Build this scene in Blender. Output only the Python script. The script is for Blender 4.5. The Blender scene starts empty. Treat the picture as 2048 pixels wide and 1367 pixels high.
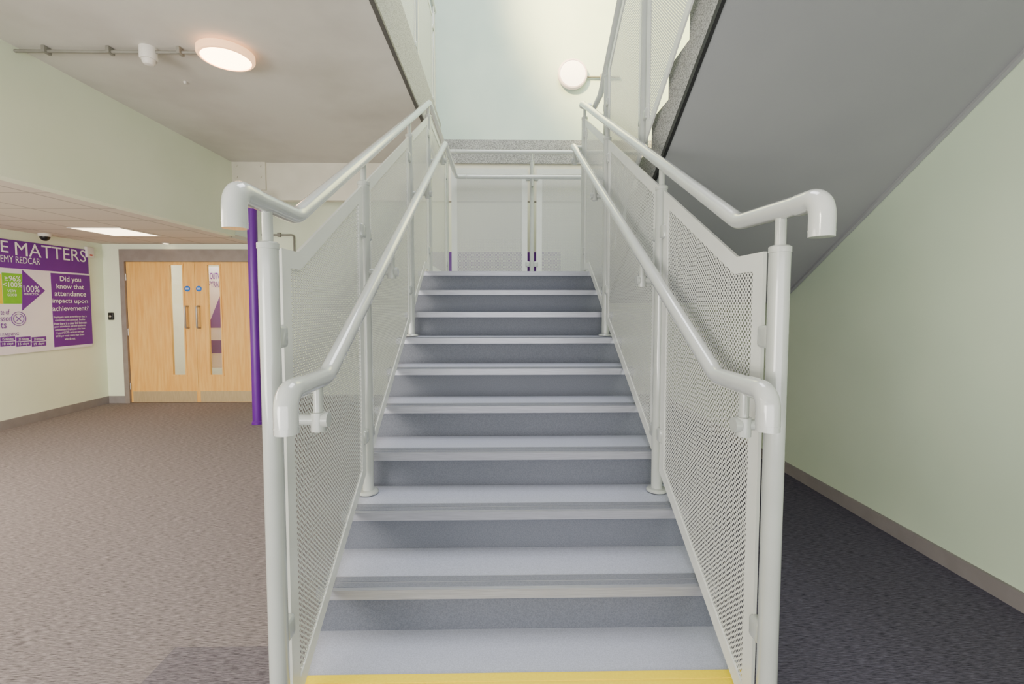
import bpy, bmesh, math, random
from mathutils import Vector, Matrix
random.seed(4)
SC = bpy.context.scene
COL = SC.collection
def V(*a): return Vector(a)
# ------------------------------------------------------------------ survey of the photograph
H = 1.4557; FPX = 910.2; CX, CY = 1015.0, 655.7
YAW, PIT = math.radians(1.0), math.radians(3.0)
Fv = V(math.sin(YAW)*math.cos(PIT), math.cos(YAW)*math.cos(PIT), -math.sin(PIT))
Rv = V(math.cos(YAW), -math.sin(YAW), 0)
Uv = Rv.cross(Fv)
CAM = V(0, 0, H)
def ray(px, py): return Fv + Rv*((px-CX)/FPX) - Uv*((py-CY)/FPX)
def onx(px, py, X): r = ray(px, py); return CAM + r*(X/r.x)
def ony(px, py, Y): r = ray(px, py); return CAM + r*(Y/r.y)
def onz(px, py, Z): r = ray(px, py); return CAM + r*((Z-H)/r.z)
# ------------------------------------------------------------------ materials
def lin(c):
    return tuple(((v/255)/12.92 if v/255 <= .04045 else ((v/255+.055)/1.055)**2.4) for v in c) + (1.0,)
def nodes(name):
    m = bpy.data.materials.new(name); m.use_nodes = True
    nt = m.node_tree; b = nt.nodes['Principled BSDF']
    return m, nt, b
def mat(name, c, rough=.5, metal=0.0, c2=None, scale=8, detail=3, bump=0.0, stretch=None, lo=.35, hi=.65, coat=0):
    m, nt, b = nodes(name)
    b.inputs['Roughness'].default_value = rough; b.inputs['Metallic'].default_value = metal
    if coat: b.inputs['Coat Weight'].default_value = coat; b.inputs['Coat Roughness'].default_value = .05
    N, L = nt.nodes, nt.links
    if c2 is None: c2 = tuple(max(0, v-6) for v in c)
    g = N.new('ShaderNodeNewGeometry')
    src = g.outputs['Position']
    if stretch:
        mp = N.new('ShaderNodeMapping'); mp.inputs['Scale'].default_value = stretch
        L.new(src, mp.inputs['Vector']); src = mp.outputs['Vector']
    n = N.new('ShaderNodeTexNoise'); n.inputs['Scale'].default_value = scale; n.inputs['Detail'].default_value = detail
    L.new(src, n.inputs['Vector'])
    r = N.new('ShaderNodeValToRGB')
    r.color_ramp.elements[0].position = lo; r.color_ramp.elements[1].position = hi
    r.color_ramp.elements[0].color = lin(c2); r.color_ramp.elements[1].color = lin(c)
    L.new(n.outputs['Fac'], r.inputs['Fac']); L.new(r.outputs['Color'], b.inputs['Base Color'])
    if bump:
        bp = N.new('ShaderNodeBump'); bp.inputs['Strength'].default_value = bump; bp.inputs['Distance'].default_value = .004
        L.new(n.outputs['Fac'], bp.inputs['Height']); L.new(bp.outputs['Normal'], b.inputs['Normal'])
    return m
def emis(name, c, s):
    m, nt, b = nodes(name)
    b.inputs['Base Color'].default_value = lin(c)
    b.inputs['Emission Color'].default_value = lin(c); b.inputs['Emission Strength'].default_value = s
    return m
def math_node(nt, op, a, b=None):
    n = nt.nodes.new('ShaderNodeMath'); n.operation = op
    for i, v in enumerate((a, b)):
        if v is None: continue
        if isinstance(v, (int, float)): n.inputs[i].default_value = v
        else: nt.links.new(v, n.inputs[i])
    return n.outputs[0]
def perforated(name, axis, c, pitch=.0180, rad=.165):
    m, nt, b = nodes(name)
    b.inputs['Roughness'].default_value = .4
    g = nt.nodes.new('ShaderNodeNewGeometry'); s = nt.nodes.new('ShaderNodeSeparateXYZ')
    nt.links.new(g.outputs['Position'], s.inputs[0])
    u = math_node(nt, 'MULTIPLY', s.outputs[axis], 1/pitch); w = math_node(nt, 'MULTIPLY', s.outputs['Z'], 1/pitch)
    ds = []
    for off in (100.0, 100.5):
        a = math_node(nt, 'SUBTRACT', math_node(nt, 'FRACT', math_node(nt, 'ADD', u, off)), .5)
        d = math_node(nt, 'SUBTRACT', math_node(nt, 'FRACT', math_node(nt, 'ADD', w, off)), .5)
        ds.append(math_node(nt, 'ADD', math_node(nt, 'MULTIPLY', a, a), math_node(nt, 'MULTIPLY', d, d)))
    mn = math_node(nt, 'MINIMUM', ds[0], ds[1])
    hole = math_node(nt, 'LESS_THAN', mn, rad*rad)
    rim = math_node(nt, 'LESS_THAN', mn, (rad+.085)**2)          # dark ring painted as the shaded cut edge of each punched hole
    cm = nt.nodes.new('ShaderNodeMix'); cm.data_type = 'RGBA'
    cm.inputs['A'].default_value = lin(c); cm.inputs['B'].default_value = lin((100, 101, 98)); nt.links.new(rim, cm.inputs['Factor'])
    nt.links.new(cm.outputs['Result'], b.inputs['Base Color'])
    t = nt.nodes.new('ShaderNodeBsdfTransparent'); mx = nt.nodes.new('ShaderNodeMixShader')
    nt.links.new(hole, mx.inputs[0]); nt.links.new(b.outputs[0], mx.inputs[1]); nt.links.new(t.outputs[0], mx.inputs[2])
    nt.links.new(mx.outputs[0], nt.nodes['Material Output'].inputs['Surface'])
    return m
def glass(name):
    m, nt, b = nodes(name)
    t = nt.nodes.new('ShaderNodeBsdfTransparent'); t.inputs[0].default_value = (.94, .96, .94, 1)
    gl = nt.nodes.new('ShaderNodeBsdfGlossy'); gl.inputs['Roughness'].default_value = .03
    mx = nt.nodes.new('ShaderNodeMixShader'); mx.inputs[0].default_value = .05
    nt.links.new(t.outputs[0], mx.inputs[1]); nt.links.new(gl.outputs[0], mx.inputs[2])
    nt.links.new(mx.outputs[0], nt.nodes['Material Output'].inputs['Surface'])
    return m
def carpet(name):
    m, nt, b = nodes(name); N, L = nt.nodes, nt.links
    b.inputs['Roughness'].default_value = .95
    b.inputs['Specular IOR Level'].default_value = .1
    g = N.new('ShaderNodeNewGeometry')
    mp = N.new('ShaderNodeMapping'); mp.inputs['Scale'].default_value = (20, 250, 1); L.new(g.outputs['Position'], mp.inputs['Vector'])
    n = N.new('ShaderNodeTexNoise'); n.inputs['Scale'].default_value = 1.2; n.inputs['Detail'].default_value = 4; n.inputs['Roughness'].default_value = .68
    L.new(mp.outputs['Vector'], n.inputs['Vector'])
    r = N.new('ShaderNodeValToRGB'); e = r.color_ramp.elements
    e[0].position = .33; e[0].color = lin((72, 67, 69)); e[1].position = .67; e[1].color = lin((166, 156, 156))
    L.new(n.outputs['Fac'], r.inputs['Fac'])
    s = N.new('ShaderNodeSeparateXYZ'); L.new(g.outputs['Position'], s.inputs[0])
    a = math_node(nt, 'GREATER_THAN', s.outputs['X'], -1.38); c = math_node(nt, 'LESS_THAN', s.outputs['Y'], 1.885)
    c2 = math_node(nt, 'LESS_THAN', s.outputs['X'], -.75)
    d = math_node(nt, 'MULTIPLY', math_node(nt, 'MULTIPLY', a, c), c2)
    right = math_node(nt, 'GREATER_THAN', s.outputs['X'], -.75)  # shade by the stairs painted into the carpet's right side, darker and bluer
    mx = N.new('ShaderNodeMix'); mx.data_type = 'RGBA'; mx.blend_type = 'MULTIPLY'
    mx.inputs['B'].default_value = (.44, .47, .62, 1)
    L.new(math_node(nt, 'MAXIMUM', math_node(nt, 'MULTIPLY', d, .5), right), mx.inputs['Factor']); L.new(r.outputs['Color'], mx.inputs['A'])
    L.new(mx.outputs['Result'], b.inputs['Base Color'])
    bp = N.new('ShaderNodeBump'); bp.inputs['Strength'].default_value = .3; bp.inputs['Distance'].default_value = .004
    L.new(n.outputs['Fac'], bp.inputs['Height']); L.new(bp.outputs['Normal'], b.inputs['Normal'])
    return m
def tiles(name, c, line):
    m, nt, b = nodes(name); N, L = nt.nodes, nt.links
    b.inputs['Roughness'].default_value = .9
    g = N.new('ShaderNodeNewGeometry'); s = N.new('ShaderNodeSeparateXYZ'); L.new(g.outputs['Position'], s.inputs[0])
    fx = math_node(nt, 'LESS_THAN', math_node(nt, 'FRACT', math_node(nt, 'MULTIPLY', math_node(nt, 'ADD', s.outputs['X'], 40.9), 1/.6)), .04)
    fy = math_node(nt, 'LESS_THAN', math_node(nt, 'FRACT', math_node(nt, 'MULTIPLY', math_node(nt, 'ADD', s.outputs['Y'], 40.72), 1/.6)), .04)
    mx = N.new('ShaderNodeMix'); mx.data_type = 'RGBA'
    mx.inputs['A'].default_value = lin(c); mx.inputs['B'].default_value = lin(line)
    L.new(math_node(nt, 'MAXIMUM', fx, fy), mx.inputs['Factor']); L.new(mx.outputs['Result'], b.inputs['Base Color'])
    return m
MT = dict(
    green=mat('pale_green_paint', (241, 248, 224), .75, c2=(234, 243, 216), scale=1.2, bump=.02),
    greenR=mat('sage_green_paint', (211, 226, 202), .7, c2=(203, 219, 194), scale=1.0),
    upper=mat('pale_mint_plaster', (204, 219, 208), .8, c2=(192, 210, 200), scale=1.5),
    corr=mat('cream_corridor_paint', (240, 236, 216), .8, c2=(232, 228, 208), scale=2),
    slab=mat('painted_concrete', (216, 213, 205), .8, c2=(194, 190, 181), scale=1.3, detail=7, bump=.05, lo=.25, hi=.6),
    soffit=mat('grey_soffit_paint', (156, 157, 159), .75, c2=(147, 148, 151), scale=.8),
    cream=mat('cream_beam_paint', (232, 228, 212), .7, c2=(222, 218, 202), scale=3),
    granite=mat('speckled_grey_terrazzo', (178, 178, 176), .7, c2=(112, 112, 112), scale=150, detail=4, lo=.4, hi=.6),
    black=mat('black_edge_trim', (18, 18, 20), .6, c2=(40, 40, 42), scale=200),
    gap=mat('dark_grey_edge_trim', (92, 90, 87), .7, c2=(76, 74, 71), scale=120),
    white=mat('white_coated_metal', (212, 214, 209), .3, c2=(207, 209, 204)),
    rail=mat('glossy_white_rail', (190, 193, 190), .18, c2=(186, 189, 186), coat=1),
    post=mat('satin_grey_white_post', (174, 178, 173), .22, c2=(169, 173, 168), coat=.7),
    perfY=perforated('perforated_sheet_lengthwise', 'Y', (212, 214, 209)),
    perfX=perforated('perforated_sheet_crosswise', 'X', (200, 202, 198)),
    tread=mat('grey_blue_vinyl_tread', (186, 190, 206), .45, c2=(166, 170, 186), scale=260, detail=2),
    riser=mat('shaded_vinyl_riser', (104, 108, 119), .5, c2=(88, 92, 102), scale=260, detail=2),  # same vinyl as the treads, darker to paint in the shade on upright faces
    alu=mat('brushed_aluminium', (174, 176, 185), .34, .4, c2=(154, 156, 165), stretch=(3, 200, 200), scale=3),
    insert=mat('grey_nosing_insert', (128, 131, 142), .6, c2=(112, 115, 126), scale=200),
    yellow=mat('yellow_nosing_insert', (255, 226, 20), .55, c2=(250, 218, 10), scale=100),
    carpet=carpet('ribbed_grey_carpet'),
    skirt=mat('taupe_skirting', (142, 136, 135), .6, c2=(134, 128, 127)),
    tile=tiles('mineral_ceiling_tile', (220, 210, 198), (182, 171, 159)),
    wood=mat('honey_wood_veneer', (248, 196, 108), .4, c2=(236, 174, 86), stretch=(14, 14, 1.2), scale=2.2, detail=5),
    steel=mat('dull_steel', (176, 170, 162), .4, .4, c2=(164, 158, 150), scale=4),
    kick=mat('warm_brushed_steel', (204, 182, 142), .4, .3, c2=(192, 170, 130), stretch=(40, 3, 3), scale=3),
    frame=mat('grey_door_frame', (146, 136, 130), .5, c2=(136, 126, 120)),
    purple=mat('purple_paint', (102, 20, 150), .35, c2=(94, 18, 140), scale=2),
    pprint=mat('purple_print', (112, 36, 158), .5, c2=(106, 32, 150), scale=3),
    paper=mat('pale_lilac_print', (248, 244, 250), .5, c2=(234, 226, 242), scale=1.2),
    wprint=mat('white_print', (252, 252, 252), .6, c2=(248, 248, 248)),
    gprint=mat('green_print', (130, 204, 40), .6, c2=(122, 196, 36)),
    yprint=mat('yellow_print', (250, 216, 20), .6, c2=(246, 210, 16)),
    blue=mat('blue_disc', (10, 110, 210), .4, c2=(8, 102, 200)),
    plastic=mat('white_plastic', (232, 228, 220), .4, c2=(226, 222, 214)),
    dark=mat('black_plastic', (22, 22, 24), .3, c2=(28, 28, 30)),
    conduit=mat('grey_painted_conduit', (140, 138, 128), .5, c2=(130, 128, 118)),
    warm=emis('warm_diffuser', (255, 208, 156), 18),
    warmrim=emis('warm_translucent_rim', (255, 200, 150), 1.5),
    warmpanel=emis('warm_light_panel', (255, 232, 192), 7),
    cool=emis('cool_diffuser', (255, 244, 236), 2.0),
    coolrim=emis('pale_translucent_rim', (226, 208, 214), .1),
    red=mat('red_print', (200, 40, 40), .5),
    glass=glass('door_glass'),
)
# ------------------------------------------------------------------ mesh helpers
W = {}
class MB:
    def __init__(s): s.bm = bmesh.new(); s.mi = 0
    def face(s, vs):
        try:
            f = s.bm.faces.new(vs); f.material_index = s.mi; f.smooth = True
        except ValueError: pass
    def box(s, x0, x1, y0, y1, z0, z1, bev=0):
        b = bmesh.new()
        vs = [b.verts.new((x, y, z)) for x in (x0, x1) for y in (y0, y1) for z in (z0, z1)]
        for q in ((0,1,3,2),(4,6,7,5),(0,4,5,1),(2,3,7,6),(0,2,6,4),(1,5,7,3)): b.faces.new([vs[i] for i in q])
        if bev: bmesh.ops.bevel(b, geom=b.edges[:], offset=bev, segments=3, profile=.5, affect='EDGES')
        mp = {v: s.bm.verts.new(v.co) for v in b.verts}
        for f in b.faces: s.face([mp[v] for v in f.verts])
        b.free(); return s
    def p3(s, axis, u, v, a):
        return {'x': (a, u, v), 'y': (u, a, v), 'z': (u, v, a)}[axis]
    def prism(s, poly, axis, a0, a1):
        A = [s.bm.verts.new(s.p3(axis, u, v, a0)) for u, v in poly]; B = [s.bm.verts.new(s.p3(axis, u, v, a1)) for u, v in poly]
        s.face(A); s.face(B[::-1]); n = len(poly)
        for i in range(n): s.face([A[i], A[(i+1) % n], B[(i+1) % n], B[i]])
        return s
    def sheet(s, poly, axis, a):
        s.face([s.bm.verts.new(s.p3(axis, u, v, a)) for u, v in poly]); return s
    def ring(s, outer, inner, axis, a0, a1):
        n = len(outer)
        L = [[s.bm.verts.new(s.p3(axis, u, v, a)) for u, v in P] for P in (outer, inner) for a in (a0, a1)]
        for i in range(n):
            j = (i+1) % n
            s.face([L[0][i], L[0][j], L[2][j], L[2][i]]); s.face([L[1][i], L[3][i], L[3][j], L[1][j]])
            s.face([L[0][i], L[1][i], L[1][j], L[0][j]]); s.face([L[2][i], L[2][j], L[3][j], L[3][i]])
        return s
    def tube(s, pts, r, seg=18):
        pts = [Vector(p) for p in pts]; n = len(pts)
        T = [(pts[min(i+1, n-1)] - pts[max(i-1, 0)]).normalized() for i in range(n)]
        up = V(0, 0, 1) if abs(T[0].z) < .9 else V(1, 0, 0)
        a = T[0].cross(up).normalized(); rings = []
        for i in range(n):
            a = (a - T[i]*a.dot(T[i])).normalized(); b = T[i].cross(a)
            rr = r[i] if isinstance(r, (list, tuple)) else r
            rings.append([s.bm.verts.new(pts[i] + (a*math.cos(2*math.pi*k/seg) + b*math.sin(2*math.pi*k/seg))*rr) for k in range(seg)])
        for i in range(n-1):
            for k in range(seg):
                s.face([rings[i][k], rings[i][(k+1) % seg], rings[i+1][(k+1) % seg], rings[i+1][k]])
        s.face(rings[0][::-1]); s.face(rings[-1]); return s
    def lathe(s, c, d, prof, seg=32):
        c = Vector(c); d = Vector(d).normalized()
        up = V(0, 0, 1) if abs(d.z) < .9 else V(1, 0, 0)
        a = d.cross(up).normalized(); b = d.cross(a)
        R = [[s.bm.verts.new(c + d*h + (a*math.cos(2*math.pi*k/seg) + b*math.sin(2*math.pi*k/seg))*max(r, .0004)) for k in range(seg)] for r, h in prof]
        for i in range(len(R)-1):
            for k in range(seg): s.face([R[i][k], R[i][(k+1) % seg], R[i+1][(k+1) % seg], R[i+1][k]])
        s.face(R[0][::-1]); s.face(R[-1]); return s
    def build(s, name, mats, parent=None):
        if not isinstance(mats, (list, tuple)): mats = [mats]
        bm = s.bm; bmesh.ops.recalc_face_normals(bm, faces=bm.faces[:])
        if parent is not None: o0 = W[parent]
        else:
            xs = [v.co for v in bm.verts]
            o0 = V((min(c.x for c in xs)+max(c.x for c in xs))/2, (min(c.y for c in xs)+max(c.y for c in xs))/2, min(c.z for c in xs))
        for v in bm.verts: v.co -= o0
        me = bpy.data.meshes.new(name); bm.to_mesh(me); bm.free()
        for m in mats: me.materials.append(m)
        me.set_sharp_from_angle(angle=math.radians(35))
        o = bpy.data.objects.new(name, me); COL.objects.link(o)
        if parent is not None: o.parent = parent
        else: o.location = o0
        W[o] = o0.copy(); return o
def fil(pts, r, n=7):
    pts = [Vector(p) for p in pts]; out = [pts[0]]
    for i in range(1, len(pts)-1):
        a, b, c = pts[i-1], pts[i], pts[i+1]
        ra = min(r, (a-b).length*.49); rc = min(r, (c-b).length*.49)
        p0 = b + (a-b).normalized()*ra; p1 = b + (c-b).normalized()*rc
        for k in range(n+1):
            t = k/n; out.append(p0*(1-t)**2 + b*2*t*(1-t) + p1*t*t)
    out.append(pts[-1]); return out
def inset(poly, m):
    n = len(poly); A = sum(poly[i][0]*poly[(i+1) % n][1]-poly[(i+1) % n][0]*poly[i][1] for i in range(n))
    sgn = 1 if A > 0 else -1; L = []
    for i in range(n):
        (x0, y0), (x1, y1) = poly[i], poly[(i+1) % n]; dx, dy = x1-x0, y1-y0; l = math.hypot(dx, dy)
        nx, ny = -dy/l*sgn, dx/l*sgn; L.append((x0+nx*m, y0+ny*m, dx, dy))
    out = []
    for i in range(n):
        x1, y1, a, b = L[i-1]; x2, y2, c, d = L[i]; det = a*d-b*c
        if abs(det) < 1e-9: out.append((x2, y2)); continue
        t = ((x2-x1)*d-(y2-y1)*c)/det; out.append((x1+a*t, y1+b*t))
    return out
def thing(name, label, cat, loc, group=None):
    o = bpy.data.objects.new(name, None); COL.objects.link(o); o.location = loc; o.empty_display_size = .1
    o['label'] = label; o['category'] = cat
    if group: o['group'] = group
    W[o] = Vector(loc); return o
def tag(o, label, cat, group=None):
    o['label'] = label; o['category'] = cat
    if group: o['group'] = group
    return o
def struct(o, label=None, cat=None):
    o['kind'] = 'structure'
    if label: o['label'] = label; o['category'] = cat
    return o
# ------------------------------------------------------------------ dimensions
XLW, XRW, YD = -5.77, 2.487, 6.76
ZS, YB, XE, XB, ZC = 3.26, 5.97, -.77, -3.4, 2.33
RISE, GO = .174, .2861
Y1 = 1.4323
def yn(n): return Y1 + GO*(n-1)
def zn(n): return RISE*n
Y10 = yn(10); ZL = zn(10)
XL, XR = -.65, .785
XF = .955
ZB = 1.467
SX0, SX1 = XL-.06, XR+.07
YBK = -2.5
TOP = 7.2
XI_ = XRW-.004
# ------------------------------------------------------------------ shell
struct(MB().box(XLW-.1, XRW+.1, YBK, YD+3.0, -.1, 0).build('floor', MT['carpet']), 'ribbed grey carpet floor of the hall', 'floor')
struct(MB().box(XLW-.12, XLW, YBK, YD+.12, 0, ZS).build('wall_left', MT['green']), 'pale green wall carrying the purple poster', 'wall')
struct(MB().box(XRW, XRW+.12, YBK, YD+.12, 0, TOP).build('wall_right', MT['greenR']), 'sage green wall beside the stairs on the right', 'wall')
dl = ony(250, 660, YD).x; dm = ony(393, 660, YD).x; dr = 2*dm-dl; dt = ony(370, 500, YD).z
m = MB().box(XLW, dl, YD, YD+.12, 0, ZS).box(dr, XRW, YD, YD+.12, 0, ZS).box(dl, dr, YD, YD+.12, dt, ZS)
struct(m.build('wall_back', MT['green']), 'pale green back wall with the double doors', 'wall')
m = MB().box(XLW, dr+.6, YD+2.2, YD+2.3, 0, 2.7).box(XLW-.1, XLW, YD+.12, YD+2.3, 0, 2.7).box(dr+.6, dr+.7, YD+.12, YD+2.3, 0, 2.7)
struct(m.build('wall_corridor', MT['corr']), 'corridor walls seen through the door glass', 'wall')
struct(MB().box(XLW-.1, dr+.7, YD+.12, YD+2.3, 2.7, 2.8).build('ceiling_corridor', MT['slab']), 'corridor ceiling behind the double doors', 'ceiling')
struct(MB().box(XB-.1, XRW, YB+.06, YB+.16, 3.56, TOP).build('wall_upper', MT['upper']), 'pale mint upper stairwell wall with the round light', 'wall')
struct(MB().box(XB-.25, XB-.1, YBK, YB+.16, 3.5, TOP).build('wall_gallery', MT['upper']), 'gallery wall above the left ceiling', 'wall')
struct(MB().box(XB-.12, XE, YBK, YB, ZS, 3.48).build('ceiling', MT['slab']), 'grey painted concrete ceiling left of the stairs', 'ceiling')
struct(MB().box(XLW, XB-.12, YBK, YD, ZC, ZC+.05).build('ceiling_suspended', MT['tile']), 'low suspended tile ceiling in front of the wooden doors', 'ceiling')
struct(MB().box(XB-.12, XRW, YB+.12, YD, ZS, ZS+.1).build('ceiling_rear', MT['slab']), 'ceiling behind the landing', 'ceiling')
struct(MB().box(XB-.12, XB, YBK, YB, ZC, ZS).build('wall_bulkhead', MT['green']), 'pale green bulkhead above the suspended ceiling', 'wall')
struct(MB().box(XE, XRW, YBK, .9, ZS, 3.48).build('ceiling_entrance', MT['slab']), 'ceiling slab before the stairwell opening', 'ceiling')
bz = ony(600, 400, YB).z
m = MB().box(XB-.12, XRW, YB, YB+.12, bz, ZS).box(XB+.0, XB+.42, YB-.03, YB, bz+.12, ZS)
for i in range(2):
    for z in (bz+.28, bz+.42): m.tube([(XB+.06+.3*i, YB-.045, z), (XB+.06+.3*i, YB-.03, z)], .014, 8)
struct(m.build('trim_1', MT['cream']), 'cream beam across the back of the stairwell', 'beam')
struct(MB().box(XE, XRW, YB-.02, YB+.1, ZS, 3.56).build('trim_2', MT['granite']), 'speckled grey slab edge behind the landing', 'slab edge')
struct(MB().box(XE, XE+.025, .9, YB-.02, ZS+.02, 3.75).build('trim_3', MT['granite']), 'speckled grey gallery slab edge above the left handrail', 'slab edge')
struct(MB().box(XE-.004, XE+.027, .9, YB-.02, ZS-.004, ZS+.02).build('trim_4', MT['gap']), 'thin dark strip under the gallery slab edge', 'edge strip')
struct(MB().box(XLW, XLW+.018, YBK, YD, 0, .105).build('baseboard_left', MT['skirt']))
struct(MB().box(XRW-.018, XRW, YBK, YD, 0, .09).build('baseboard_right', MT['skirt']))
struct(MB().box(XLW+.018, dl-.03, YD-.018, YD, 0, .105).build('baseboard_back', MT['skirt']))
struct(MB().box(dr+.06, XRW-.018, YD-.018, YD, 0, .105).build('baseboard_rear', MT['skirt']))
# ------------------------------------------------------------------ double doors
hz = ony(370, 523, YD).z
m = MB().ring([(dl-.02, 0), (dr+.02, 0), (dr+.02, dt+.01), (dl-.02, dt+.01)], [(dl+.05, 0.001), (dr-.05, 0.001), (dr-.05, hz), (dl+.05, hz)], 'y', YD-.03, YD+.1)
struct(m.build('trim_5', MT['frame']), 'grey metal door frame with deep header', 'door frame')
def leaf(name, x0, x1, gx0, gx1, hx, label):
    z0, z1 = .008, hz-.004
    g0 = ony(355, 750, YD).z; g1 = ony(355, 529, YD).z
    d = MB().ring([(x0, z0), (x1, z0), (x1, z1), (x0, z1)], [(gx0, g0), (gx1, g0), (gx1, g1), (gx0, g1)], 'y', YD+.0, YD+.045).build(name, MT['wood'])
    struct(d, label, 'door')
    MB().box(gx0, gx1, YD+.018, YD+.026, g0, g1).build('vision_glass', MT['glass'], d)
    MB().ring([(gx0-.014, g0-.014), (gx1+.014, g0-.014), (gx1+.014, g1+.014), (gx0-.014, g1+.014)], [(gx0+.008, g0+.008), (gx1-.008, g0+.008), (gx1-.008, g1-.008), (gx0+.008, g1-.008)], 'y', YD-.008, YD+.0).build('glazing_bead', MT['wood'], d)
    kz = ony(355, 782, YD).z
    MB().box(x0+.03, x1-.02, YD-.004, YD, z0+.004, kz).build('kick_plate', MT['kick'], d)
    ha, hb = ony(377, 655, YD).z, ony(377, 612, YD).z
    MB().tube(fil([(hx, YD, ha), (hx, YD-.07, ha), (hx, YD-.07, hb), (hx, YD, hb)], .03), .014, 12).build('pull_handle', MT['steel'], d)
    dz = ony(379, 577, YD).z
    MB().lathe((hx, YD, dz), (0, -1, 0), [(.042, 0), (.042, .003)], 24).build('sign_disc', MT['blue'], d)['label'] = 'round blue fire door sign'
    t = MB()
    for k in range(2): t.box(hx-.026, hx+.026, YD-.0045, YD-.003, dz+.004-.016*k, dz+.011-.016*k)
    t.build('sign_lines', MT['wprint'], d)
    for z in (.25, 1.05, 1.85):
        xx = x0 if name == 'door_1' else x1
        MB().tube([(xx, YD-.008, z-.05), (xx, YD-.008, z+.05)], .009, 8).build('hinge', MT['steel'], d)
lx0, lx1 = dl+.054, dm-.002
gA, gB = ony(342, 640, YD).x, ony(369, 640, YD).x
gC, gD = ony(417, 640, YD).x, ony(443, 640, YD).x
leaf('door_1', lx0, lx1, gA, gB, ony(377, 640, YD).x, 'left wooden door leaf with narrow glass panel')
leaf('door_2', dm+.002, dr-.054, gC, gD, ony(400, 640, YD).x, 'right wooden door leaf with poster behind its glass')
# ------------------------------------------------------------------ lettering
def text_data(body, bold):
    c = bpy.data.curves.new('t', 'FONT'); c.body = body; c.size = 1; c.offset = bold; c.resolution_u = 3
    o = bpy.data.objects.new('t', c); COL.objects.link(o)
    bpy.context.view_layer.update()
    me = bpy.data.meshes.new_from_object(o.evaluated_get(bpy.context.evaluated_depsgraph_get()))
    vs = [v.co.copy() for v in me.vertices]; fs = [list(p.vertices) for p in me.polygons]
    bpy.data.objects.remove(o); bpy.data.curves.remove(c); bpy.data.meshes.remove(me)
    return vs, fs
def add_text(mb, body, u0, u1, v0, v1, put, bold=.0):
    vs, fs = text_data(body, bold)
    if not vs: return
    a0, a1 = min(v.x for v in vs), max(v.x for v in vs); b0, b1 = min(v.y for v in vs), max(v.y for v in vs)
    bv = [mb.bm.verts.new(put(u0+(v.x-a0)/(a1-a0)*(u1-u0), v0+(v.y-b0)/(b1-b0)*(v1-v0))) for v in vs]
    for f in fs: mb.face([bv[i] for i in f])
# ------------------------------------------------------------------ poster on the left wall
PX = XLW+.022
po = thing('poster', 'large purple and white attendance poster on the pale green wall', 'poster', (XLW+.012, 5.2, .8))
def pu(px, py): p = onx(px, py, PX); return p.y, p.z
pt = pu(180, 500)[1]; pb = pu(180, 692)[1]; yr = pu(180, 600)[0]; yl = 4.1
MB().box(XLW+.003, PX, yl, yr, pb, pt).build('board', MT['paper'], po)
hb = pu(90, 541)[1]
MB().box(PX, PX+.002, yl, yr, hb, pt).build('header_band', MT['pprint'], po)
def rect(name, x0, x1, ya, yb, mt, lift=.002):
    mid = (x0+x1)/2
    return MB().box(PX, PX+lift, pu(x0, ya)[0], pu(x1, ya)[0], pu(mid, yb)[1], pu(mid, ya)[1]).build(name, mt, po)
rect('yellow_block', -40, 2, 546, 607, MT['yprint'])
rect('green_block', 3, 44, 546, 607, MT['gprint'])
A = [pu(44, 539), pu(44, 621), pu(90, 581)]
MB().prism(A, 'x', PX, PX+.003).build('arrow', MT['pprint'], po)
rect('fact_panel', 101, 179, 548, 691, MT['pprint'])
for r_, (ya, yb) in enumerate(((673, 681.5), (683, 692))):
    for x0, x1 in ((0, 30), (32, 61), (63, 92)): rect('table_cell', x0, x1, ya, yb, MT['pprint'])
def lines(name, rows, mt, lift=.0045, bold=.0):
    for body, x0, x1, ya, yb in rows:
        mb = MB(); mid = (x0+x1)/2
        add_text(mb, body, pu(x0, ya)[0], pu(x1, ya)[0], pu(mid, yb)[1], pu(mid, ya)[1], lambda u, v: (PX+lift, u, v), bold)
        mb.build(name, mt, po)
lines('title_lettering', [('E', 0, 15, 481, 504), ('MATTERS', 29, 170, 492, 517)], MT['wprint'], bold=.0)
lines('subtitle_lettering', [('EMY REDCAR', 0, 79, 513, 526)], MT['wprint'], bold=.0)
lines('block_lettering', [('\u226596%', 8, 40, 551, 562), ('<100%', 5, 43, 564, 574), ('VERY', 14, 32, 579, 584), ('GOOD', 14, 33, 587, 592)], MT['wprint'], bold=.005)
lines('arrow_lettering', [('100%', 46, 78, 571, 584), ('PERFECTION', 48, 77, 586, 590)], MT['wprint'], bold=.005)
lines('fact_heading', [('Did you', 119, 161, 553, 566), ('know that', 112, 167, 568, 577.5), ('attendance', 108, 171, 582, 592), ('impacts', 104, 144, 597, 608), ('upon', 148, 175, 600, 608.5), ('achievement?', 104, 176, 611, 621)], MT['wprint'], bold=.01)
small = ['Employers want a workforce that is', 'committed and punctual. Studies', 'show there is a clear link between', 'poor attendance and low academic', 'achievement. Employees who have', '8 good GCSEs earn on average', '\u00a3150 per week more than those', 'who do not.']
rows = []
for i, t in enumerate(small):
    w = 33*len(t)/34; rows.append((t, 139.5-w, 139.5+w, 631+6.2*i, 635.8+6.2*i))
lines('fact_text', rows, MT['wprint'], bold=.005)
lines('purple_lettering', [('te of', 0, 18, 618, 629), ('sson', 0, 23, 634, 642), ('ts', 0, 12, 645, 656), ('LEARNING', 0, 37, 665, 671)], MT['pprint'], bold=.0)
lines('table_lettering', [(t, x0+4, x1-4, ya+1.5, yb-1.5) for (ya, yb, ts) in ((673, 681.5, ('15 minutes', '20 minutes', '30 minutes')), (683, 692, ('10 days', '15 days', '19 days'))) for t, (x0, x1) in zip(ts, ((0, 30), (32, 61), (63, 92)))], MT['wprint'], bold=.005)
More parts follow.
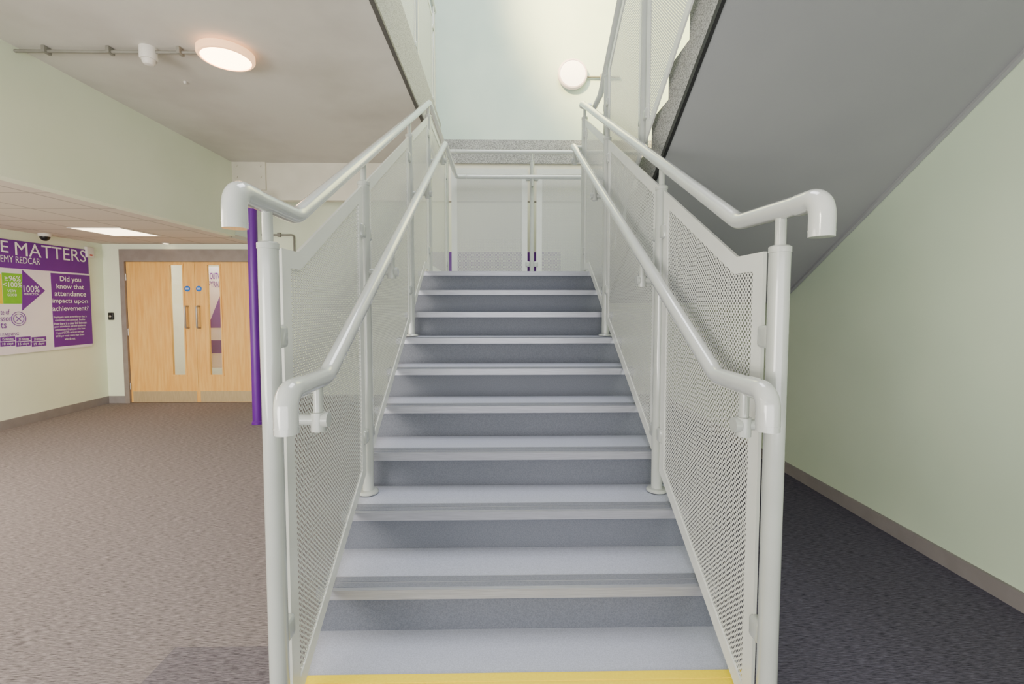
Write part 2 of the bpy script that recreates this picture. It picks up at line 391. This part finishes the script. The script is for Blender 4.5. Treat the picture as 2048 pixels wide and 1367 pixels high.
cy_, cz_ = pu(37, 637); mb = MB()
for R in (.082, .058): mb.tube([(PX+.003, cy_+R*math.cos(k*math.pi/16), cz_+R*math.sin(k*math.pi/16)) for k in range(33)], .0035, 6)
for a in (-1, 1): mb.tube([(PX+.003, cy_-.028, cz_-.028*a), (PX+.003, cy_+.028, cz_+.028*a)], .0035, 6)
mb.build('emblem', MT['pprint'], po)
# poster seen through the right door
PY = YD+.35
pp = thing('poster', 'white poster with purple pyramid behind the right door glass', 'poster', (ony(430, 640, PY).x, PY, .75))
x0, x1 = ony(412, 640, PY).x, ony(452, 640, PY).x; z0, z1 = ony(430, 735, PY).z, ony(430, 533, PY).z
MB().box(x0, x1, PY, PY+.01, z0, z1).build('board', MT['paper'], pp)
zz = [ony(430, y, PY).z for y in (545, 558, 562, 574, 585, 655, 680, 706, 712)]
for t_, ua, za, zb_ in (('E OUTW', x0+.04, zz[1], zz[0]), ('PYRAM', x0+.06, zz[3], zz[2])):
    mb = MB(); add_text(mb, t_, ua, x1-.05, za, zb_, lambda u, v: (u, PY-.002, v), .01); mb.build('lettering', MT['pprint'], pp)
MB().prism([(x0+.02, zz[5]), (x1+.0, zz[5]), (x1-.06, zz[4])], 'y', PY-.003, PY).build('pyramid', MT['pprint'], pp)
MB().box(x0, x1-.04, PY-.003, PY, zz[7], zz[6]).build('purple_band', MT['pprint'], pp)
# ------------------------------------------------------------------ staircase
st = thing('staircase', 'straight grey vinyl staircase with metal nosings rising to the landing', 'staircase', ((SX0+SX1)/2, Y1, 0))
poly = [(Y1+.035, 0)]
for n in range(1, 10): poly += [(yn(n)+.035, zn(n)-.03), (yn(n+1)+.035, zn(n)-.03)]
poly += [(Y10+.035, ZB), (Y10-.02, ZB), (Y1+.45, 0)]
MB().prism(poly, 'x', SX0, SX1).build('stair_body', MT['white'], st)
def nosing(n, parent):
    y, z = yn(n), zn(n); m = MB()
    m.box(SX0, SX1, y-.006, y+.085, z, z+.004).box(SX0, SX1, y-.006, y-.001, z-.034, z)
    m.mi = 1
    m.box(SX0, SX1, y+.012, y+.040, z+.004, z+.0055).box(SX0, SX1, y+.048, y+.080, z+.004, z+.0055)
    return m.build('nosing', [MT['yellow'] if n == 1 else MT['alu'], MT['yellow'] if n == 1 else MT['insert']], parent)
for n in range(1, 11):
    MB().box(SX0, SX1, yn(n)+.018, yn(n)+.035, zn(n-1) + (0 if n > 1 else .001), zn(n)-.03).build('riser', MT['riser'], st)
    if n < 10:
        t = MB().box(SX0, SX1, yn(n), yn(n+1)+.018, zn(n)-.03, zn(n)).build('tread', MT['tread'], st)
        s = nosing(n, t)
        if n == 1: s['label'] = 'yellow nosing of the bottom step'
YR = 5.671
lp_ = [(Y10, ZL-.0005), (Y10, ZL-.03), (Y10+.036, ZL-.03), (Y10+.036, ZB), (YR+.06, ZB), (YR+.06, ZL-.0005)]
l = MB().prism(lp_, 'x', SX0, XI_).build('landing', MT['tread'], st); nosing(10, l)
# ------------------------------------------------------------------ balustrades of the lower flight
RR = .0265
UP = V(0, 0, .008)
LEFT = dict(X=XL, s=1, XI=XL+.13, A=onx(592, 438, XL)+UP, B=onx(858, 205, XL), E=onx(468, 384, XL)+UP,
            A2=onx(652, 752, XL+.13), B2=onx(890, 287, XL+.13), E2=onx(571, 785, XL+.13), yp=1.30)
RIGHT = dict(X=XR, s=-1, XI=XR-.09, A=onx(1478, 449, XR)+UP, B=onx(1165, 207, XR), E=onx(1645, 407, XR)+UP,
             A2=onx(1432, 750, XR-.09), B2=onx(1147, 292, XR-.09), E2=onx(1537, 785, XR-.09), yp=1.27)
ZT, ZT2, YT = LEFT['B'].z, LEFT['B2'].z, LEFT['B'].y
yrl = onz(912, 353, ZT2).y
def prof_z(A, B):
    return lambda y: A.z if y < A.y else (B.z if y > B.y else A.z+(B.z-A.z)*(y-A.y)/(B.y-A.y))
def zp(y): return min(RISE + RISE/GO*(y-Y1) + .014, ZL+.03) if y < Y10+.05 else ZL+.03
def post(parent, x, y, z0, z1, zrail, clamps, dirs, r=.0275, axis='y', flange=True):
    p = MB().lathe((x, y, z0), (0, 0, 1), [(r, 0), (r, z1-z0-.02), (r+.002, z1-z0-.019), (r+.002, z1-z0-.004), (r-.003, z1-z0)], 24).build('post', MT['post'], parent)
    if zrail: MB().tube([(x, y, z1-.002), (x, y, zrail-RR*.6)], .0145, 14).build('rail_stem', MT['post'], p)
    if flange: MB().lathe((x, y, z0), (0, 0, 1), [(.05, .0005), (.05, .006), (.044, .013), (r, .017)], 28).build('base_flange', MT['post'], p)
    for zc in clamps:
        for d in dirs:
            a, b = sorted((d*.022, d*.078)); m = MB()
            if axis == 'y': m.box(x-.018, x+.018, y+a, y+b, zc-.034, zc+.034, .012)
            else: m.box(x+a, x+b, y-.018, y+.018, zc-.034, zc+.034, .012)
            m.build('panel_clamp', MT['post'], p)
    return p
def panel(parent, poly, axis, a, margin=.055):
    p = MB().ring(poly, inset(poly, margin), axis, a-.005, a+.005).build('panel', MT['white'], parent)
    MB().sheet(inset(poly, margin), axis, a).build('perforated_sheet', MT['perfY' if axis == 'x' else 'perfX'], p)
    return p
def balustrade(name, label, D, left):
    X, s, XI, A, B, E, A2, B2, E2 = (D[k] for k in ('X', 's', 'XI', 'A', 'B', 'E', 'A2', 'B2', 'E2'))
    zr, zr2 = prof_z(A, B), prof_z(A2, B2)
    b = thing(name, label, 'balustrade', (X, 1.25, 0), 'stair balustrades')
    hr = [(X, E.y+.05, E.z*.6+A.z*.4), (X, A.y, A.z), (X, B.y, B.z)]
    hr += [(X, YR, ZT), (X+.12, YR, ZT)] if left else [(X, B.y+.06, B.z), (XF-.075, B.y+.06, B.z)]
    zf = hr[0][2]
    def bend(x, y, z, drop, rail):
        m = MB().tube(fil([(x, y+.085, z), (x, y, z), (x, y, z-drop)], .058), .0290, 22)
        m.tube([(x, y, z-drop+.016), (x, y, z-drop+.013)], .0296, 22)
        return m.build('end_bend', MT['rail'], rail)
    h = MB().tube(fil(hr, .035), RR).build('handrail', MT['rail'], b)
    bend(X, E.y, zf, .095, h)
    lr = [(XI, E2.y+.05, A2.z), (XI, A2.y, A2.z), (XI, B2.y, B2.z)]
    lr += [(XI, yrl, ZT2), (XI+.12, yrl, ZT2)] if left else [(XI, B2.y+.06, B2.z), (X, B2.y+.06, B2.z)]
    h2 = MB().tube(fil(lr, .035), RR).build('handrail', MT['rail'], b)
    bend(XI, E2.y, A2.z, .100, h2)
    P = [(D['yp'], 0, (1.36, .47)), (2.22, zn(3), (1.80, .82)), (3.36, zn(7), (2.50, 1.56)), (4.27, ZL, (3.0, 1.95))]
    if left: P.append((YR-.0, ZL, (3.0, 1.95)))
    for i, (y, z0, cl) in enumerate(P):
        last = i == len(P)-1
        post(b, X, y, z0+(.0045 if 0 < i else 0), zr(y)-.105, zr(y), cl, (1,) if i == 0 else ((-1,) if last else (-1, 1)))
        if i < 4:
            zq = zr2(y)-.115; m = MB().tube([(X+s*.02, y+.0, zq), (XI+s*.012, y, zq)], .016, 14).tube([(XI+s*.012, y, zq), (XI+s*.03, y, zq)], .022, 14)
            m.tube([(XI, y, zq), (XI, y, zr2(y)-.02)], .014, 14); m.tube([(XI, y, zq-.032), (XI, y, zq+.022)], .021, 14)
            m.build('rail_bracket', MT['post'], b)
    q = .045; o = .113
    y0, y1 = P[0][0]+.07, P[1][0]-q
    panel(b, [(y0, max(zp(y0), .06)), (y1, zp(y1)), (y1, zr(y1)-o), (A.y, A.z-o), (y0, A.z-o)], 'x', X)
    y0, y1 = P[1][0]+q, P[2][0]-q
    panel(b, [(y0, zp(y0)), (y1, zp(y1)), (y1, zr(y1)-o), (y0, zr(y0)-o)], 'x', X)
    y0, y1 = P[2][0]+q, P[3][0]-q
    panel(b, [(y0, zp(y0)), (Y10, ZL+.03), (y1, ZL+.03), (y1, zr(y1)-o), (y0, zr(y0)-o)], 'x', X)
    if left:
        y0, y1 = P[3][0]+q, P[4][0]-q
        panel(b, [(y0, ZL+.03), (y1, ZL+.03), (y1, ZT-o), (y0, ZT-o)], 'x', X)
    return b
balustrade('stair_balustrade', 'white perforated balustrade on the hall side, left of the grey steps', LEFT, True)
balustrade('stair_balustrade', 'white perforated balustrade on the right of the steps beside the sage wall', RIGHT, False)
# landing balustrade
lb = thing('landing_balustrade', 'white perforated balustrade across the back of the landing', 'balustrade', (.4, YR, ZL))
MB().tube([(XL+.125, YR, ZT), (XRW-.02, YR, ZT)], RR).build('handrail', MT['rail'], lb)
MB().tube([(LEFT['XI']+.125, yrl, ZT2), (XRW-.02, yrl, ZT2)], RR).build('handrail', MT['rail'], lb)
pxs = [.40, 1.45]
for x in pxs:
    post(lb, x, YR, ZL+.001, ZT-.105, ZT, (3.0, 1.95), (-1, 1), axis='x')
    MB().tube([(x, YR, ZT2-.1), (x, yrl, ZT2-.1), (x, yrl, ZT2)], .014, 12).build('rail_bracket', MT['post'], lb)
for x0, x1 in ((XL+.06, pxs[0]-.055), (pxs[0]+.055, pxs[1]-.055), (pxs[1]+.055, XRW-.08)):
    panel(lb, [(x0, ZL+.03), (x1, ZL+.03), (x1, ZT-.2), (x0, ZT-.2)], 'y', YR, .07)
# ------------------------------------------------------------------ upper flight
G2 = .277
uf = thing('upper_staircase', 'upper stair flight seen from below with smooth grey underside', 'staircase', ((XF+XRW)/2, Y10, ZL))
def sof(y): return 4.031-.64*y
YU = Y10-.002
zig = []
for j in range(10): zig += [(YU-G2*j, ZL+RISE*j), (YU-G2*j, ZL+RISE*(j+1))]
ye = .902
prof = zig + [(ye, ZL+RISE*10), (ye, ZS), ((4.031-ZS)/.64, ZS), (YU, sof(Y10))]
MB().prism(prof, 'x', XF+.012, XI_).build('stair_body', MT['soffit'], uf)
MB().prism(prof, 'x', XF, XF+.012).build('side_face', MT['granite'], uf)['label'] = 'speckled grey stepped side'
e = [(YU, sof(Y10)), ((4.031-ZS)/.64, ZS)]
MB().prism([(e[0][0], e[0][1]-.006), (e[1][0], e[1][1]-.006), (e[1][0], e[1][1]+.035), (e[0][0], e[0][1]+.035)], 'x', XF-.006, XF+.012).build('edge_strip', MT['black'], uf)
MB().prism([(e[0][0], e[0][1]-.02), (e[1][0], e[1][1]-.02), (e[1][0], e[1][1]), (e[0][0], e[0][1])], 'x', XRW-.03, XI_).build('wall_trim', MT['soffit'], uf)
ub = thing('stair_balustrade', 'white perforated balustrade of the upper flight above the stepped grey edge', 'balustrade', (XF-.035, Y10, ZL), 'stair balustrades')
X2 = XF-.04; ys = RIGHT['B'].y+.06; ZT3 = RIGHT['B'].z
def zu(y): return ZT3+.62*(ys-y-.25) if y < ys-.25 else ZT3
def zpu(y): return ZL+RISE*.1+RISE/G2*(Y10-y)
MB().tube(fil([(X2+.0, ys, ZT3), (X2, ys-.25, ZT3), (X2, 1.3, zu(1.3))], .04), RR).build('handrail', MT['rail'], ub)
PU = [3.95, 2.93, 1.95]
for y in PU:
    post(ub, X2, y, zpu(y)-.02, zu(y)-.105, zu(y), (zpu(y)+.2, zu(y)-.35), (-1, 1), flange=False)
for ya, yb in zip(PU, PU[1:]):
    a, c = ya-.05, yb+.05
    panel(ub, [(c, zpu(c)), (a, zpu(a)), (a, zu(a)-.108), (c, zu(c)-.108)], 'x', X2)
# gallery balustrade
gb = thing('gallery_balustrade', 'white perforated balustrade of the upper gallery above the speckled edge', 'balustrade', (XE-.05, 4.2, 3.48))
gx = XE-.04
gy = [2.4, 3.5, 4.6, 5.75]
for y in gy: post(gb, gx, y, 3.481, 5.0, 5.1, (4.8, 3.95), (-1, 1))
for a, c in zip(gy, gy[1:]): panel(gb, [(a+.05, 3.62), (c-.05, 3.62), (c-.05, 4.95), (a+.05, 4.95)], 'x', gx)
MB().tube([(gx, 2.0, 5.1), (gx, 5.9, 5.1)], RR).build('handrail', MT['rail'], gb)
# ------------------------------------------------------------------ column, purple band
cb = onz(508, 850, 0)
c = thing('column', 'slim purple column right of the wooden double doors', 'column', (cb.x+.01, cb.y+.07, 0))
MB().lathe((cb.x+.01, cb.y+.07, 0), (0, 0, 1), [(.056, 0), (.056, bz)], 32).build('shaft', MT['purple'], c)
MB().lathe((cb.x+.01, cb.y+.07, 0), (0, 0, 1), [(.066, 0), (.066, .03), (.056, .04)], 32).build('collar', MT['purple'], c)
struct(MB().box(-1.0, .9, YD-.02, YD, 1.0, 2.22).build('trim_6', MT['purple']), 'purple band on the wall behind the landing balustrade', 'wall band')
# ------------------------------------------------------------------ lights and fittings
def round_light(name, label, c, d, r, mt, rim):
    t = thing(name, label, 'light', c)
    MB().lathe(c, d, [(r*.5, 0), (r*.5, .02), (r*.94, .024), (r, .03), (r, .062), (r*.95, .074), (r*.87, .078), (r*.87, .066)], 48).build('bezel', rim, t)
    MB().lathe(Vector(c)+Vector(d)*.067, d, [(r*.865, 0), (r*.84, .006), (r*.6, .013), (r*.3, .016), (.001, .017)], 48).build('diffuser', mt, t)
    return t
lc = onz(452, 97, ZS)
lc = V(lc.x, lc.y, ZS)
round_light('ceiling_light', 'round lit white ceiling light with warm glow', lc, (0, 0, -1), .182, MT['warm'], MT['warmrim'])
wl = ony(1144, 152, YB+.06)
round_light('wall_light', 'round white wall light high above the landing', wl, (0, -1, 0), .19, MT['cool'], MT['coolrim'])
cd = thing('conduit', 'thin grey conduit on the concrete ceiling running to the round light', 'conduit', (XB, lc.y, ZS))
MB().tube([(XB, lc.y, ZS-.03), (lc.x-.17, lc.y, ZS-.03)], .011, 12).build('pipe', MT['conduit'], cd)
for px in (85, 212, 352):
    x = onz(px, 98, ZS-.03).x
    MB().box(x-.012, x+.012, lc.y-.03, lc.y+.03, ZS-.047, ZS, .005).build('saddle_clip', MT['conduit'], cd)
sx = onz(280, 98, ZS-.05).x
se = thing('ceiling_sensor', 'small white cylindrical sensor hanging from the ceiling conduit', 'sensor', (sx, lc.y, ZS-.0))
MB().lathe((sx, lc.y, ZS), (0, 0, -1), [(.055, 0), (.055, .075), (.051, .083)], 24).build('body', MT['plastic'], se)
MB().lathe((sx, lc.y, ZS-.083), (0, 0, -1), [(.042, 0), (.04, .02), (.028, .034), (.01, .038)], 24).build('lens', MT['plastic'], se)
bs = onz(370, 163, ZS)
tag(MB().lathe((bs.x, bs.y, ZS), (0, 0, -1), [(.012, 0), (.012, .012), (.006, .018)], 12).build('ceiling_stud', MT['plastic']), 'tiny pale stud on the ceiling below the round light', 'stud')
wc = thing('conduit', 'short pale conduit on the upper wall beside the round wall light', 'conduit', (wl.x+.3, YB+.05, wl.z))
MB().tube([(wl.x+.17, YB+.035, wl.z-.02), (XF+.6, YB+.035, wl.z-.02)], .013, 12).build('pipe', MT['conduit'], wc)
MB().box(wl.x+.36, wl.x+.39, YB+.015, YB+.06, wl.z-.055, wl.z+.015, .005).build('saddle_clip', MT['conduit'], wc)
lp = thing('ceiling_light_panel', 'square recessed light panel in the suspended ceiling', 'light', (-4.62, 5.63, ZC))
MB().ring([(-4.92, 5.31), (-4.32, 5.31), (-4.32, 5.95), (-4.92, 5.95)], [(-4.9, 5.33), (-4.34, 5.33), (-4.34, 5.93), (-4.9, 5.93)], 'z', ZC-.008, ZC).build('frame', MT['plastic'], lp)
MB().box(-4.9, -4.34, 5.33, 5.93, ZC-.005, ZC-.001).build('diffuser', MT['warmpanel'], lp)
dn = onz(332, 486, ZC)
d_ = thing('downlight', 'tiny round ceiling spot above the double doors', 'light', (dn.x, dn.y, ZC))
MB().lathe((dn.x, dn.y, ZC), (0, 0, -1), [(.05, 0), (.05, .006), (.036, .008)], 20).build('bezel', MT['plastic'], d_)
MB().lathe((dn.x, dn.y, ZC-.008), (0, 0, -1), [(.034, 0), (.03, .003)], 20).build('diffuser', MT['warmpanel'], d_)
dc = onx(90, 478, XLW+.12)
c_ = thing('dome_camera', 'black dome security camera above the poster', 'camera', (dc.x, dc.y, ZC))
MB().lathe((dc.x, dc.y, ZC), (0, 0, -1), [(.064, 0), (.064, .03), (.056, .038)], 28).build('housing', MT['plastic'], c_)
MB().lathe((dc.x, dc.y, ZC-.038), (0, 0, -1), [(.052, 0), (.049, .018), (.034, .04), (.015, .05), (.002, .052)], 28).build('dome', MT['dark'], c_)
ws = ony(211, 508, YD)
w_ = thing('wall_sensor', 'small white alarm sensor box beside the poster', 'sensor', (XLW+.02, YD-.2, ws.z))
MB().box(XLW, XLW+.05, YD-.30, YD-.18, ws.z-.075, ws.z+.075, .012).build('body', MT['plastic'], w_)
MB().box(XLW+.05, XLW+.053, YD-.26, YD-.22, ws.z-.05, ws.z-.03).build('indicator', MT['red'], w_)
db = ony(224, 632, YD)
b_ = thing('door_release', 'small black door release box left of the wooden doors', 'switch', (db.x, YD, db.z))
MB().box(db.x-.035, db.x+.035, YD-.03, YD, db.z-.055, db.z+.055, .008).build('body', MT['dark'], b_)
MB().lathe((db.x, YD-.03, db.z), (0, -1, 0), [(.016, 0), (.016, .005), (.012, .007)], 16).build('button', MT['steel'], b_)
pa, pbq = ony(560, 470, YD), ony(590, 503, YD)
pc = thing('conduit', 'bent pale conduit on the back wall behind the left balustrade', 'conduit', (pbq.x, YD, pbq.z))
MB().tube(fil([(pa.x-.25, YD-.025, pa.z), (pbq.x, YD-.025, pa.z), (pbq.x, YD-.025, pbq.z-.15)], .05), .013, 12).build('pipe', MT['conduit'], pc)
MB().box(pa.x-.02, pa.x+.02, YD-.05, YD, pa.z-.03, pa.z+.03, .006).build('saddle_clip', MT['conduit'], pc)
# ------------------------------------------------------------------ lamps and world
def area(name, loc, rot, sx, sy, e, c):
    d = bpy.data.lights.new(name, 'AREA'); d.shape = 'RECTANGLE'; d.size = sx; d.size_y = sy; d.energy = e; d.color = c
    o = bpy.data.objects.new(name, d); COL.objects.link(o); o.location = loc; o.rotation_euler = rot; return o
R_ = math.radians
area('skylight_lamp', (.6, 3.0, 7.0), (0, 0, 0), 2.6, 3.2, 280, (.96, .97, 1))
area('back_fill_lamp', (-1.2, -2.3, 1.1), (R_(112), 0, 0), 7, 1.8, 205, (1, .975, .95))  # added fill behind the camera, tilted up to brighten the ceiling
area('hall_fill_lamp', (-4.4, 2.0, 2.25), (0, 0, 0), 1.8, 3, 135, (1, .88, .76))  # added fill for the left hall, no fitting hangs here
area('hall_back_fill_lamp', (-4.0, -2.2, 1.0), (R_(105), 0, R_(-8)), 3, 1.6, 215, (1, .93, .84))  # unseen extra fill from behind the camera, brightens the hall
area('corridor_lamp', (-4.4, YD+1.3, 2.65), (0, 0, 0), 2, 1, 34, (1, .95, .88))
area('poster_fill_lamp', (-4.2, YD+.21, 2.6), (R_(12), 0, 0), 1.6, .1, 40, (1, .95, .88))  # added to brighten the front of the poster behind the door glass
area('rear_fill_lamp', (.2, 6.42, 3.22), (0, 0, 0), 2.4, .3, 6, (1, .96, .9))  # added weak fill to lift the dim space behind the landing
def spot(name, loc, target, e, c, size, blend=.6, soft=.3):
    sp = bpy.data.lights.new(name, 'SPOT'); sp.energy = e; sp.color = c; sp.spot_size = R_(size); sp.spot_blend = blend; sp.shadow_soft_size = soft
    so = bpy.data.objects.new(name, sp); COL.objects.link(so); so.location = loc
    so.rotation_euler = (V(*target)-V(*loc)).to_track_quat('-Z', 'Y').to_euler()
spot('sun_patch_lamp', (-1.6, 2.6, 6.8), (2.2, YB, 5.1), 7500, (1, .76, .3), 44, .6)
spot('sun_wall_lamp', (-2.2, -1.6, 2.6), (XRW, 2.2, 1.45), 380, (1, .93, .76), 15, .9, .4)
w = bpy.data.worlds.new('world'); SC.world = w; w.use_nodes = True
w.node_tree.nodes['Background'].inputs['Color'].default_value = (.98, .98, 1, 1); w.node_tree.nodes['Background'].inputs['Strength'].default_value = .78
# ------------------------------------------------------------------ camera
cd_ = bpy.data.cameras.new('camera'); cam = bpy.data.objects.new('camera', cd_); COL.objects.link(cam)
cam.location = CAM; cam.rotation_euler = (math.radians(90)-PIT, 0, -YAW)
cd_.lens = 16; cd_.sensor_width = 36; cd_.clip_start = .05
cd_.shift_x = (1024-CX)/2048; cd_.shift_y = -(683.5-CY)/2048
SC.camera = cam
